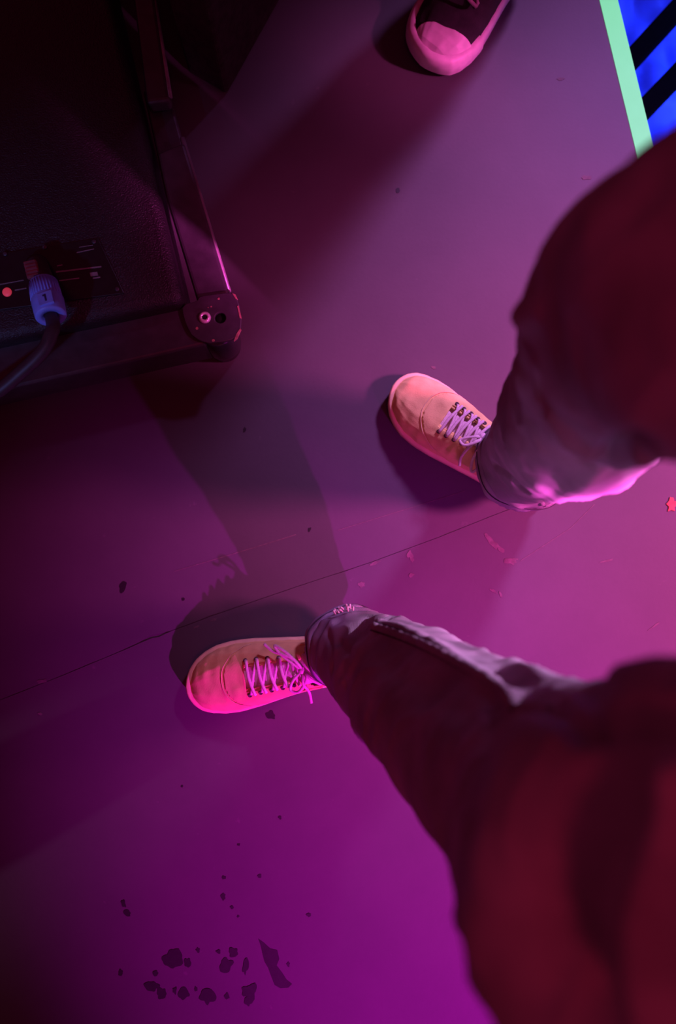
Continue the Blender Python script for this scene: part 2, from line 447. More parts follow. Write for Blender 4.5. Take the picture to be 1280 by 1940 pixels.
# cabinet body: top corner seen at (349,566); right edge runs up to (212,0), front edge runs to (0,644)
A = px(347, 570, ZC); Bp = px(214, 0, ZC); Cp = px(0, 644, ZC)
dR = (Bp - A).normalized(); dF = (Cp - A).normalized()
LR, LF = 0.95, 0.62
def cabpt(a, b, z): 
    p = A + dR * a + dF * b; return Vector((p.x, p.y, z))
V = [cabpt(a, b, z) for z in (0.012, ZC) for (a, b) in ((0, 0), (LR, 0), (LR, LF), (0, LF))]
body = build('body', V, [(3, 2, 1, 0), (4, 5, 6, 7), (0, 1, 5, 4), (1, 2, 6, 5), (2, 3, 7, 6), (3, 0, 4, 7)], M['cab'], cab, CO, False)
bevel(body, 0.016, 4); body.data.polygons.foreach_set('use_smooth', [True] * 6)
# connector recess panel
zp = ZC
pp = [px(-70, 492, zp + .001), px(186, 451, zp + .001), px(236, 556, zp + .001), px(-60, 596, zp + .001)]
pc = (pp[0] + pp[1] + pp[2] + pp[3]) / 4
pnl = build('connector_panel', *prism(pp, zp - 0.004, zp + 0.0025), M['panel'], cab, CO, False); bevel(pnl, 0.001)
def on_panel(name, q, m, z0=0.0025, z1=0.0035, par=pnl):
    return build(name, *prism([px(*p, zp + 0.003) for p in q], zp + z0, zp + z1), m, par, CO, False)
for q in ([(106, 514), (192, 504), (192, 506.5), (106, 517)], [(112, 531), (150, 526), (150, 528), (112, 533)], [(176, 526), (190, 524), (190, 526.5), (176, 528.5)],
          [(145, 478), (178, 471), (178, 472.5), (145, 479.5)], [(150, 468), (176, 464), (176, 465), (150, 469)], [(170, 517), (184, 515), (186, 522), (172, 524)],
          [(0, 538), (45, 530), (45, 531.5), (0, 540)], [(28, 549), (50, 545), (50, 547), (28, 551)], [(108, 503), (118, 501), (118, 503), (108, 505)]):
    on_panel('printed_line', q, M['print'])
c = px(13, 553, zp + 0.004)
build('button', *lathe(c - Vector((0, 0, 0.003)), (0, 0, 1), [(0, 0.0068), (0.003, 0.0068), (0.0045, 0.005), (0.005, 0.002)], 20), M['red_plastic'], pnl, CO)
for (u, v) in ((10, 481), (85, 468), (222, 548), (178, 458)):
    cc = px(u, v, zp + 0.0025)
    build('screw', *lathe(cc, (0, 0, 1), [(0, 0.0035), (0.0012, 0.0035), (0.002, 0.002)], 12), M['steel'], pnl, CO)

# frame rails (flat steel bars round the cabinet)
def rail_bar(name, quad, z0, z1, m=None, bw=0.003):
    pl = [px(*p, z1) for p in quad]
    o = build(name, *prism(pl, z0, z1), m or M['steel'], cab, CO, False); bevel(o, bw, 3); return o
rail_bar('side_rail', [(312, 368), (296, 290), (350, 268), (436, 556), (374, 574)], ZF - 0.024, ZF, bw=0.006)
rail_bar('side_rail', [(225, -220), (262, -220), (322, 190), (277, 196)], ZF - 0.024, ZF + 0.004, bw=0.006)
rail_bar('side_rail', [(270, 170), (318, 165), (352, 292), (300, 305)], ZF - 0.062, ZF - 0.030, bw=0.004)
rail_bar('front_rail', [(-160, 668), (352, 570), (392, 652), (-160, 776)], 0.022, ZF - 0.004, bw=0.005)
# outer edge tube, its lighter colour stands in for the lilac highlight
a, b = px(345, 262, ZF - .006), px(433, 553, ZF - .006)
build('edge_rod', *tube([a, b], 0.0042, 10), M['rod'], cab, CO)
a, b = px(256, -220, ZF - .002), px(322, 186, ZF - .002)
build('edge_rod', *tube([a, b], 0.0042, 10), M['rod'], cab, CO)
# corner plate with rounded outline and a drilled hole
zt = ZF + 0.003
outl = [(344, 577), (372, 571), (378, 561), (428, 554), (444, 556), (452, 575), (457, 602), (456, 620), (449, 637), (438, 644), (415, 648), (395, 650), (377, 645), (362, 634), (352, 615), (346, 595)]
op = [px(*p, zt) for p in outl]
op = [Vector(v) for v in op]
cen = sum(op, Vector()) / len(op)
hole_c = px(417, 602, zt); hr = 0.0083
# resample outline by angle around the hole so that the plate can be bridged to it
NA = 48; outer = []
for k in range(NA):
    a = 2 * math.pi * k / NA; d = Vector((math.cos(a), math.sin(a))); best = None
    for i in range(len(op)):
        p, r = op[i].xy - hole_c.xy, op[(i + 1) % len(op)].xy - hole_c.xy
        e = r - p; den = d.x * e.y - d.y * e.x
        if abs(den) < 1e-9: continue
        t = (p.x * e.y - p.y * e.x) / den; s = (p.x * d.y - p.y * d.x) / den
        if t > 0 and -1e-6 <= s <= 1 + 1e-6: best = t if best is None else max(best, t)
    outer.append(hole_c.xy + d * best)
inner = [hole_c.xy + Vector((math.cos(2 * math.pi * k / NA), math.sin(2 * math.pi * k / NA))) * hr for k in range(NA)]
V = []
for (ring, z) in ((outer, zt - 0.006), (outer, zt), (inner, zt), (inner, zt - 0.006)): V += [(p.x, p.y, z) for p in ring]
F = []
for r in range(4):
    for k in range(NA): F.append((r * NA + k, r * NA + (k + 1) % NA, ((r + 1) % 4) * NA + (k + 1) % NA, ((r + 1) % 4) * NA + k))
plate = build('corner_plate', V, F, M['steel'], cab, CO, False); bevel(plate, 0.0012, 2)
build('hole_backing', *lathe((hole_c.x, hole_c.y, zt - 0.012), (0, 0, 1), [(0, hr + .003), (0.006, hr + .003)], 24), M['hole'], plate, CO)
bc = px(388, 602, zt)
hx = [(0, 0.0092), (0.0022, 0.0092), (0.0046, 0.0074), (0.0054, 0.0052), (0.0030, 0.0045), (0.0028, 0.0005)]
bolt = build('bolt', *lathe(bc, (0, 0, 1), hx, 18), M['chrome'], plate, CO)
bolt['label'] = 'shiny silver hex bolt'
build('bolt_socket', *lathe(bc + Vector((0, 0, 0.0008)), (0, 0, 1), [(0, 0.0042), (0.0024, 0.0042)], 6), M['hole'], plate, CO, False)
# worn edges of the plate
for q in ([(440, 556), (446, 558), (450, 567), (446, 566)], [(449, 580), (452, 579), (457.5, 603), (454, 603)], [(447, 634), (455, 622), (456.5, 624), (449, 641), (443, 646)]):
    build('worn_chip', *prism([px(*p, zt) for p in q], zt - 0.004, zt + 0.0006), M['worn'], plate, CO, False)
for (u, v, r) in ((400, 581, 1.6), (394, 583, 1.2), (404, 645, 3), (373, 622, 3), (414, 566, 2.5)):
    cc = px(u, v, zt); build('worn_chip', *prism(blob(cc, r / 1270, r / 1400, 0.4, 0, rng, 10), zt - .001, zt + 0.0004), M['worn'], plate, CO, False)
# glossy rounded foot under the plate
fc = px(420, 628, 0.0)
fcz = px(418, 640, 0.05)
V, F = lathe((fcz.x, fcz.y, 0.0), (0, 0, 1), [(0, 0.018), (0.004, 0.027), (0.03, 0.030), (0.06, 0.030), (ZF - 0.012, 0.028), (ZF - 0.004, 0.024)], 32)
gl = mat('glossy_black_rubber', (0.02, 0.018, 0.022), 0.16, var=0.2, scale=60, spec=0.8)
build('corner_foot', V, F, gl, cab, CO)
for (a, b) in ((LR - 0.05, 0.05), (LR - 0.05, LF - 0.05), (0.06, LF - 0.05), (0.08, 0.06)):
    p = cabpt(a, b, 0.0)
    build('foot', *lathe(p, (0, 0, 1), [(0, 0.016), (0.004, 0.02), (0.014, 0.02)], 16), gl, cab, CO)

# power cable with the blue locking connector
c0 = px(66, 505, ZC + 0.030); c1 = px(82, 535, ZC + 0.045); c2 = px(97, 600, ZC + 0.062)
ax = (c2 - c1).normalized()
pl = thing('power_cable', 'black power cable with a blue locking plug marked 1', 'cable', px(95, 560, ZC))
PO = pl.location.copy()
build('plug_nose', *tube([px(70, 500, ZC + 0.004), px(75, 515, ZC + 0.022), c1, c1 + ax * 0.012], lambda s: 0.0155 if s < .6 else 0.0165, 20, 10), M['cable'], pl, PO)
lt = px(61, 511, ZC + 0.050); lx = (px(75, 508, ZC + .05) - lt); ly = (px(66, 531, ZC + .056) - lt)
latch = build('latch', *obox(lt, lx * 0.85, ly * 0.8, (0, 0, 0.004)), M['latch'], pl, PO, False); bevel(latch, 0.0015)
for k in range(5):
    p = lt + ly * (-0.65 + 0.32 * k) + Vector((0, 0, 0.0045))
    build('grip_rib', *obox(p, lx * 0.75, ly * 0.055, (0, 0, 0.0012)), M['latch'], latch, PO, False)
Ls = (c2 - c1).length
shell = build('blue_sleeve', *lathe(c1, ax, [(0.0, 0.0175), (0.002, 0.0195), (Ls * .5, 0.0215), (Ls * .55, 0.0225), (Ls * .97, 0.0215), (Ls, 0.0205), (Ls, 0.0115), (Ls * .8, 0.0105)], 32), M['blue_plastic'], pl, PO)
shell['label'] = 'blue ribbed plastic sleeve'
sx = ax.cross(Vector((0, 0, 1))).normalized(); sz = sx.cross(ax).normalized()
for k in range(16):
    a = math.pi * (k + 0.5) / 16
    dirv = sx * math.cos(a) + sz * math.sin(a)
    build('sleeve_rib', *tube([c1 + ax * (Ls * .08) + dirv * 0.0198, c1 + ax * (Ls * .5) + dirv * 0.0215], 0.0011, 6), M['blue_plastic'], shell, PO)
flat_c = c1 + ax * (Ls * .76) + sz * 0.0212 - sx * 0.004
lab = build('label_flat', *obox(flat_c, sx * 0.0105, ax * Ls * 0.17, sz * 0.0022), M['blue_plastic'], shell, PO, False); bevel(lab, 0.0006)
dk = mat('dark_blue_print', (0.015, 0.02, 0.09), 0.6, var=0.1)
tp_ = flat_c + sz * 0.0024
sxx = sx if (sx.x > 0) else -sx
for (a, b, w_, h_) in ((0.0006, 0.0, 0.0012, 0.0058), (-0.0012, -0.0042, 0.0016, 0.0012)):
    build('mark_one', *obox(tp_ + sxx * a + ax * b, sxx * w_, ax * h_, sz * 0.0003), dk, lab, PO, False)
cp = [c2 - ax * 0.01, c2 + ax * 0.015, px(97, 632, ZC + 0.072), px(82, 664, ZC + 0.070), px(40, 705, ZC + 0.062), px(-20, 752, ZC + 0.048), px(-120, 800, ZC + 0.01), px(-260, 790, 0.03), px(-420, 700, 0.012), px(-600, 640, 0.0105)]
build('cord', *tube(cp, 0.0095, 14, 60), M['cable'], pl, PO)

# ---------------------------------------------------------------- second dark case behind the cabinet
k0 = px(430, 181); k1 = px(320, 118); k2 = px(530, 2)
dL = (k1 - k0).normalized(); dR2 = (k2 - k0).normalized()
hgt = 0.5
kr = (px(292, -112) - px(346, 264)).normalized()
pts = [k0, k0 + dR2 * 0.50, k0 + dL * 0.075 + kr * 0.50, k0 + dL * 0.075]
case = thing('equipment_case', 'plain black upright case between the framed cabinet and the black sneaker', 'case', k0)
o = build('body', *prism(pts, 0.0, hgt), M['case'], case, k0, False); bevel(o, 0.008, 3)
o = build('lid', *prism([k0 + (p - k0) * 1.0 for p in pts], hgt + 0.003, hgt + 0.06), M['case'], case, k0, False); bevel(o, 0.008, 3)
hc = k0 + dR2 * 0.27 + Vector((0, 0, 0.3)) - dL * 0.004
build('handle', *tube([hc - dR2 * 0.06, hc - dR2 * 0.05 - dL * 0.025, hc + dR2 * 0.05 - dL * 0.025, hc + dR2 * 0.06], 0.008, 10, 20), M['cable'], case, k0)


# ---------------------------------------------------------------- shoes
def interp(tab, t):
    xs = [a for a, _ in tab]; ys = [b for _, b in tab]
    return float(np.interp(t, xs, ys))

W_TAB = [(0, .004), (.012, .016), (.04, .026), (.09, .0325), (.15, .035), (.28, .0345), (.40, .0365), (.52, .041), (.64, .0465), (.74, .0490), (.82, .0475), (.89, .0420), (.94, .034), (.975, .0225), (.992, .012), (1, .003)]
C_TAB = [(0, 0), (.2, 0.001), (.45, 0.002), (.65, 0.0), (.85, -.003), (1, -.008)]
H_TAB = [(0, .058), (.05, .070), (.15, .076), (.3, .078), (.42, .078), (.5, .074), (.58, .067), (.66, .058), (.74, .050), (.82, .043), (.9, .036), (.95, .029), (.98, .020), (1, .010)]


class Shoe:
    def __init__(s, toe, ang_dir, L, mirror, root, org, wid=1.0, hgt=1.0):
        s.toe = toe; s.ex = ang_dir.normalized()                     # heel -> toe
        s.ey = Vector((-s.ex.y, s.ex.x, 0)) * mirror; s.L = L; s.root = root; s.org = org; s.wid = wid; s.hgt = hgt
        s.heel = Vector((toe.x, toe.y, 0)) - s.ex * L
        s.Z0 = 0.022

    def w3(s, x, y, z): return s.heel + s.ex * x + s.ey * y + Vector((0, 0, z))

    def surf(s, t, a, off=0.0):
        """a in 0..1 across the foot, from outer sole edge over the top to the inner edge"""
        w = interp(W_TAB, t) * s.wid * (s.L / .285) + off; c = interp(C_TAB, t) * s.wid; h = interp(H_TAB, t) * s.hgt + off
        th = math.pi * a; cs, sn_ = math.cos(th), math.sin(th)
        y = c + w * math.copysign(abs(cs) ** 0.72, cs); z = s.Z0 - 0.004 + h * abs(sn_) ** 0.80
        x = s.L * t
        nz = 0.0011 * noise.noise((t * 26, a * 7, s.L * 50)) + 0.0009 * noise.noise((t * 11, a * 16, 3.3))
        z += nz * 1.3; y += nz
        if t > 0.9: x += off * (t - .9) * 10
        if t < 0.1: x -= off * (.1 - t) * 10
        return s.w3(x, y, z)

    def patch(s, name, tr, ar, m, parent, off=0.0, nt=40, na=40, keep=None, thick=0.003):
        V = []; F = []; idx = {}
        for i in range(nt + 1):
            t = tr[0] + (tr[1] - tr[0]) * i / nt
            for j in range(na + 1):
                a = ar[0] + (ar[1] - ar[0]) * j / na
                V.append(s.surf(t, a, off))
        for i in range(nt):
            for j in range(na):
                tm = tr[0] + (tr[1] - tr[0]) * (i + .5) / nt; am = ar[0] + (ar[1] - ar[0]) * (j + .5) / na
                if keep is None or keep(tm, am):
                    k = i * (na + 1) + j; F.append((k, k + 1, k + na + 2, k + na + 1))
        used = sorted({i for f in F for i in f}); mp = {v: i for i, v in enumerate(used)}
        V = [V[i] for i in used]; F = [tuple(mp[i] for i in f) for f in F]
        o = build(name, V, F, m, parent, s.org)
        md = o.modifiers.new('thick', 'SOLIDIFY'); md.thickness = thick; md.offset = -1.0
        return o

    def outline(s, off, n=72):
        pts = []
        for k in range(n):
            a = 2 * math.pi * k / n
            tt = 0.5 - 0.5 * math.cos(a)
            w = interp(W_TAB, min(max(tt, .0), 1.)) * s.wid * (s.L / .285); c = interp(C_TAB, tt) * s.wid
            sg = 1 if math.sin(a) >= 0 else -1
            x = s.L * tt + off * -math.cos(a); y = c + sg * (w + off * abs(math.sin(a)) ** .5)
            pts.append((x, y))
        return pts

    def sole(s, name, levels, m, parent):
        V = []; F = []; n = 72
        for (z, off) in levels:
            for (x, y) in s.outline(off, n):
                spring = 0.010 * max(0, (x / s.L - .8) / .2) ** 2
                V.append(s.w3(x, y, z + spring))
        for r in range(len(levels) - 1):
            for k in range(n): F.append((r * n + k, r * n + (k + 1) % n, (r + 1) * n + (k + 1) % n, (r + 1) * n + k))
        F.append(tuple(range(n))[::-1]); F.append(tuple(range((len(levels) - 1) * n, len(levels) * n)))
        return build(name, V, F, m, parent, s.org)

    def lace(s, pts, r=0.0023, n=24, m=None, parent=None, name='lace', world=False):
        P = [s.surf(*p) if not world else p for p in pts]
        return build(name, *tube(P, r, 8, n, flat=0.7), m or M['lace'], parent, s.org)


def canvas_sneaker(toe, d, mirror, root, org, bow_dir, L=0.297, knot=0.385, ts=(0.672, 0.614, 0.556, 0.498, 0.440)):
    sh = Shoe(toe, d, L, mirror, root, org)
    def open_top(t, a):                    # foot opening and lacing slot
        if t < 0.34: return abs(a - .5) < 0.30 * min(1, (t - 0.03) / 0.08) if t > 0.03 else False
        if t < 0.70:
            hw = 0.30 + (0.085 - 0.30) * min(1, (t - .34) / .05)
            hw -= 0.02 * max(0, (t - .39) / .31)
            return abs(a - .5) < hw and t < 0.69
        return False
    up = sh.patch('sneaker', (0, 1), (0, 1), M['canvas'], root, 0.0, 84, 60, lambda t, a: not open_top(t, a), 0.004)
    md = up.modifiers.new('smooth', 'SUBSURF'); md.levels = 1; md.render_levels = 1
    up['label'] = 'pale peach-tinted canvas sneaker with white laces'
    sh.sole('sole', [(0.0, -0.004), (0.001, 0.001), (0.004, 0.0046), (0.016, 0.0052), (0.022, 0.0044), (0.0245, 0.0022), (0.0245, -0.004)], M['sole'], up)
    sh.sole('insole', [(0.012, -0.006), (0.024, -0.006)], M['lining'], up)
    # quarter panels whose front edge curves across the vamp
    def quarter(t, a):
        fr = 0.80 - 0.26 * (abs(a - .5) / .5) ** 1.6
        inslot = abs(a - .5) < (0.085 if t > .39 else 0.32)
        if t > 0.39 and t <= 0.69 and abs(a - .5) < 0.072: return False
        return 0.30 < t < fr and not (t <= .69 and inslot) and abs(a - .5) < 0.48
    q = sh.patch('quarter_panel', (0.28, 0.82), (0.02, .98), M['canvas'], up, 0.0018, 70, 76, quarter, 0.002)
    md = q.modifiers.new('smooth', 'SUBSURF'); md.levels = 1; md.render_levels = 1
    # vamp stitching line just in front of the panel
    st = []
    for k in range(27):
        a = 0.12 + 0.76 * k / 26; t = 0.812 - 0.26 * (abs(a - .5) / .5) ** 1.6
        st.append(sh.surf(t, a, 0.0012))
    build('stitching', *tube(st, 0.0006, 6), M['sole'], up, org)
    # tongue
    V = []; F = []; nt, na = 22, 10
    for i in range(nt + 1):
        t = 0.71 - 0.42 * i / nt
        for j in range(na + 1):
            a = .5 + (j / na - .5) * (0.24 + .10 * i / nt)
            V.append(sh.surf(t, a, -0.006 + 0.010 * max(0, (i / nt - .55) / .45) + 0.0012 * math.sin(i * 1.9)))
    for i in range(nt):
        for j in range(na):
            k = i * (na + 1) + j; F.append((k, k + 1, k + na + 2, k + na + 1))
    tg = build('tongue', V, F, M['lace'], up, org); md = tg.modifiers.new('thick', 'SOLIDIFY'); md.thickness = 0.004
    # eyelets and laces
    e = 0.128
    for t in ts:
        for sgn in (-1, 1):
            p = sh.surf(t, .5 + sgn * e, 0.0022); nrm = (sh.surf(t, .5 + sgn * e, 0.01) - p).normalized()
            build('eyelet', *lathe(p - nrm * .0012, nrm, [(0, 0.0034), (0.0018, 0.0034), (0.0022, 0.0020), (0.001, 0.0016)], 12), M['eyelet'], up, org)
    for i, t in enumerate(ts):
        t2 = t - 0.026
        sh.lace([(t, .5 - e, .001), (t - .004, .5 - e * .8, .0055), (t - .008, .5, .0058), (t2, .5 + e * .8, .0055), (t2 - .004, .5 + e, .001)], 0.0024, 20, None, up)
        if i < len(ts) - 1:
            sh.lace([(t - .004, .5 + e, .001), (t - .012, .5 + e * .7, .0038), (t - .03, .5, .0035), (ts[i + 1] + .004, .5 - e * .7, .0038), (ts[i + 1], .5 - e, .001)], 0.0022, 20, None, up)
    # bow
    kn = sh.surf(knot, .5, 0.009)
    build('knot', *tube([kn - sh.ey * .006, kn + sh.ex * .002, kn + sh.ey * .006], lambda s_: 0.0052 * (1 - .5 * abs(2 * s_ - 1)), 10, 8), M['lace'], up, org)
    def wpt(x, y, z): return kn + sh.ex * x + sh.ey * y + Vector((0, 0, z))
    for loop in bow_dir:
        build('lace', *tube([wpt(*p) for p in loop], 0.0022, 8, 36, flat=.7), M['lace'], up, org)
    return up, sh


# the standing person (origin between the feet)
PO1 = (px(640, 1230) + px(960, 900)) / 2; PO1.z = 0
person = thing('person', 'person in faded grey jeans and pale canvas sneakers with white laces', 'person', PO1)
toeL = px(359, 1293, 0.02); hl = px(690, 1243, 0.02); dL_ = (toeL - hl)
toeR = px(744, 741, 0.02); hr_ = px(1003, 914, 0.02); dR_ = (toeR - hr_)
# the left foot's big toe is on the side of the right foot
bowL = [[(0, 0, 0), (.006, .012, .006), (.020, .030, .004), (.036, .042, -.004), (.030, .030, .000), (.012, .012, .004), (0, 0, 0)],
        [(0, 0, 0), (-.004, -.012, .006), (.010, -.030, -.004), (.022, -.026, -.006), (.016, -.012, .001), (0, 0, 0)],
        [(0, 0, 0), (.002, -.018, .004), (-.004, -.034, -.014), (-.005, -.052, -.022)],
        [(0, 0, 0), (-.010, -.014, .002), (-.022, -.024, -.008), (-.026, -.022, -.012)],
        [(0, 0, 0), (.010, .018, .006), (.026, .028, .002), (.040, .034, -.006), (.052, .046, -.012)]]
bowR = [[(0, 0, 0), (.004, .012, .006), (.016, .026, .002), (.026, .022, -.002), (.012, .008, .004), (0, 0, 0)],
        [(0, 0, 0), (-.004, .014, .006), (-.006, .036, -.006), (-.016, .050, -.016), (-.020, .034, -.008), (-.006, .010, .004), (0, 0, 0)],
        [(0, 0, 0), (-.008, -.014, .002), (-.014, -.026, -.006)],
        [(0, 0, 0), (.008, .020, .002), (.010, .040, -.014), (.004, .052, -.022)]]
upL, shL = canvas_sneaker(toeL, dL_, -1, person, PO1, bowL)
upR, shR = canvas_sneaker(toeR, dR_, 1, person, PO1, bowR, knot=0.47, ts=(0.672, 0.628, 0.584, 0.540, 0.500))

# ---------------------------------------------------------------- jeans: rings fitted to the silhouettes at their heights
# (pixel centre, pixel radius, height) of the discs that fill the outline of each leg
LEFT = [(655, 1223, 77, .085), (676, 1236, 84, .115), (705, 1257, 96, .16), (771, 1309, 120, .26), (851, 1371, 150, .37), (931, 1433, 180, .47), (1000, 1484, 203, .55),
        (1078, 1540, 236, .62), (1165, 1612, 300, .70), (1292, 1690, 405, .78), (1410, 1725, 455, .83)]
RIGHT = [(988, 884, 87, .085), (1008, 863, 90, .125), (1038, 838, 108, .20), (1064, 820, 127, .28), (1088, 799, 143, .36), (1118, 764, 157, .44), (1145, 716, 162, .51), (1176, 684, 187, .57),
         (1212, 640, 213, .635), (1270, 588, 266, .70), (1370, 565, 300, .77), (1480, 560, 345, .83)]


def leg_rings(tab, hip, nring=100):
    ctr = []; wid = []
    for (u, v, r, z) in tab:
        c_ = px(u, v, z); ctr.append(c_); wid.append((px(u + r, v, z) - c_).length)
    ctr.append(Vector(hip)); wid.append(.13)
    ctr = catmull(ctr, nring); wid = [float(x[0]) for x in catmull([(w_,) for w_ in wid], nring)]
    return ctr, wid, [np.array((1.0, 0, 0))] * nring


def loft(ctr, wid, dirs, seg=56, depth=1.0):
    V = []; F = []; N = len(ctr)
    for i in range(N):
        t = ctr[min(i + 1, N - 1)] - ctr[max(i - 1, 0)]; t = t / np.linalg.norm(t)
        t = t * 0.5 + np.array((0, 0, .5)); t /= np.linalg.norm(t)
        u = dirs[i] - t * np.dot(dirs[i], t); u /= np.linalg.norm(u); v = np.cross(t, u)
        for k in range(seg):
            a = 2 * math.pi * k / seg
            V.append(tuple(ctr[i] + wid[i] * (math.cos(a) * u + depth * math.sin(a) * v)))
    for i in range(N - 1):
        for k in range(seg): F.append((i * seg + k, i * seg + (k + 1) % seg, (i + 1) * seg + (k + 1) % seg, (i + 1) * seg + k))
    F.append(tuple(range(seg))[::-1]); F.append(tuple(range((N - 1) * seg, N * seg)))
    return V, F


HIPX = 0.41
cL = leg_rings(LEFT, (HIPX - .04, -.115, .93)); cR = leg_rings(RIGHT, (HIPX - .04, .115, .93))
V1, F1 = loft(*cL); V2, F2 = loft(*cR)
hm = np.array((HIPX, 0.0, .9))
pel_c = [np.array((hm[0], 0, .81)), np.array((hm[0], 0, .86)), np.array((hm[0], 0, .91)), np.array((hm[0], 0, .97)), np.array((hm[0] + .01, 0, 1.02))]
pel_c = catmull(pel_c, 16)
hw = 0.20
V3, F3 = loft(pel_c, list(np.interp(np.linspace(0, 1, 16), [0, .3, .6, 1], [.05, hw * .85, hw * .95, hw * .85])), [np.array((0, 1.0, 0))] * 16, depth=0.62)
AV, AF = [], []
for v, f in ((V1, F1), (V2, F2), (V3, F3)):
    o_ = len(AV); AV += list(v); AF += [tuple(i + o_ for i in q_) for q_ in f]
tmp = build('tmp', AV, AF, M['denim'], smooth=True)
md = tmp.modifiers.new('r', 'REMESH'); md.mode = 'VOXEL'; md.voxel_size = 0.0045
md = tmp.modifiers.new('s', 'SMOOTH'); md.factor = 0.5; md.iterations = 6
dg = bpy.context.evaluated_depsgraph_get()
jm = bpy.data.meshes.new_from_object(tmp.evaluated_get(dg)); bpy.data.objects.remove(tmp)
nv = len(jm.vertices)
P = np.empty(nv * 3); jm.vertices.foreach_get('co', P); P = P.reshape(-1, 3)


def tree_of(P):
    return BVHTree.FromPolygons([Vector(p) for p in P], [tuple(p.vertices) for p in jm.polygons])


def normals():
    jm.vertices.foreach_set('co', P.ravel()); jm.update()
    N = np.empty(nv * 3); jm.vertex_normals.foreach_get('vector', N); return N.reshape(-1, 3)


BV = tree_of(P)


def hit(u, v, tree=None):
    h = (tree or BV).ray_cast(CAM, ray(u, v))
    return (np.array(h[0]), np.array(h[1])) if h[0] is not None else None


N = normals()
# broad soft folds and drag lines, stretched along the legs' slant
disp = np.zeros(nv)
for i in range(nv):
    x, y, z = P[i]
    low = max(0.0, 1 - (z - .08) / .16)
    disp[i] = 0.007 * noise.noise((x * 9, y * 9, z * 5 + 3.1)) + 0.0055 * noise.noise((x * 17 + 5, y * 17, z * 15)) + .004 * (1 - abs(noise.noise((x * 13 + z * 9, y * 13 - z * 6, z * 10)))) ** 6
    disp[i] += low * 0.009 * noise.noise((x * 14, y * 14, z * 52 + 1.7)) + 0.0013 * noise.noise((x * 60, y * 60, z * 40))


def fold(line, amp, sig, side=0):
    pts = []
    for k in range(len(line) - 1):
        for i in range(14):
            a = i / 14; u = line[k][0] + (line[k + 1][0] - line[k][0]) * a; v = line[k][1] + (line[k + 1][1] - line[k][1]) * a
            h = hit(u, v)
            if h: pts.append(h[0])
    if not pts: return
    pts = np.array(pts); lo, hi_ = pts.min(0) - 3 * sig, pts.max(0) + 3 * sig
    idx = np.where(((P > lo) & (P < hi_)).all(1))[0]
    if len(idx) == 0: return
    d = np.sqrt(((P[idx][:, None, :] - pts[None]) ** 2).sum(2)).min(1)
    disp[idx] += amp * np.exp(-(d / sig) ** 2)


# left leg
fold([(930, 1300), (950, 1380), (930, 1470), (880, 1590)], -0.010, 0.010)
fold([(985, 1400), (960, 1500), (920, 1620), (900, 1760)], 0.010, 0.022)
fold([(985, 1345), (1040, 1340), (1100, 1372), (1150, 1372), (1200, 1352), (1290, 1372)], -0.012, 0.009)
fold([(1130, 1300), (1112, 1340), (1105, 1372)], -0.012, 0.010)
fold([(1180, 1290), (1240, 1285)], 0.010, 0.018)
fold([(1120, 1470), (1060, 1580), (1020, 1720), (1000, 1900)], -0.012, 0.022)
fold([(1170, 1560), (1110, 1680), (1090, 1800), (1110, 1930)], -0.034, 0.026)
fold([(1275, 1500), (1225, 1600), (1200, 1760), (1215, 1930)], 0.022, 0.012)
fold([(770, 1165), (740, 1172), (715, 1180)], -0.006, 0.007)
fold([(640, 1215), (660, 1240), (650, 1300)], -0.006, 0.006)
fold([(720, 1195), (690, 1230), (665, 1275), (640, 1300)], 0.006, 0.006)
fold([(700, 1165), (672, 1190), (655, 1230)], -0.005, 0.006)
fold([(625, 1200), (630, 1240), (628, 1280)], -0.004, 0.005)
fold([(880, 1225), (960, 1250), (1040, 1300)], 0.006, 0.012)
fold([(706, 1186), (760, 1204), (820, 1230), (880, 1262), (930, 1290), (955, 1315), (974, 1340)], 0.009, 0.010)
fold([(730, 1250), (800, 1300), (880, 1350)], -0.006, 0.02)
# right leg
fold([(1024, 955), (1060, 940), (1095, 915), (1120, 890), (1133, 878)], 0.006, 0.009)
fold([(1036, 790), (1075, 830), (1110, 870)], -0.010, 0.008)
fold([(1030, 760), (1090, 830), (1150, 865), (1230, 845)], 0.012, 0.012)
fold([(1140, 868), (1165, 840), (1200, 822), (1240, 818)], -0.014, 0.008)
fold([(995, 600), (1010, 592), (1030, 590)], 0.008, 0.012)
fold([(1012, 500), (1008, 545)], -0.006, 0.012)
fold([(1000, 645), (1020, 700), (1035, 770)], -0.006, 0.008)
fold([(990, 700), (1000, 780), (1030, 850)], 0.005, 0.008)
fold([(935, 880), (980, 925), (1030, 945)], -0.007, 0.007)
fold([(925, 905), (950, 935), (990, 955)], 0.006, 0.006)
fold([(950, 830), (960, 870)], -0.004, 0.007)
P = P + N * disp[:, None]
N = normals()
md_me = bpy.data.meshes.new('jeans'); md_me = jm; jm.name = 'jeans'
jm.vertices.foreach_set('co', (P - np.array(PO1)).ravel()); jm.update()
jm.polygons.foreach_set('use_smooth', [True] * len(jm.polygons))
jm.materials.clear(); jm.materials.append(M['denim'])
jeans = bpy.data.objects.new('jeans', jm); COL.objects.link(jeans); jeans.parent = person
jeans['label'] = 'faded grey denim jeans'
BV = tree_of(P)


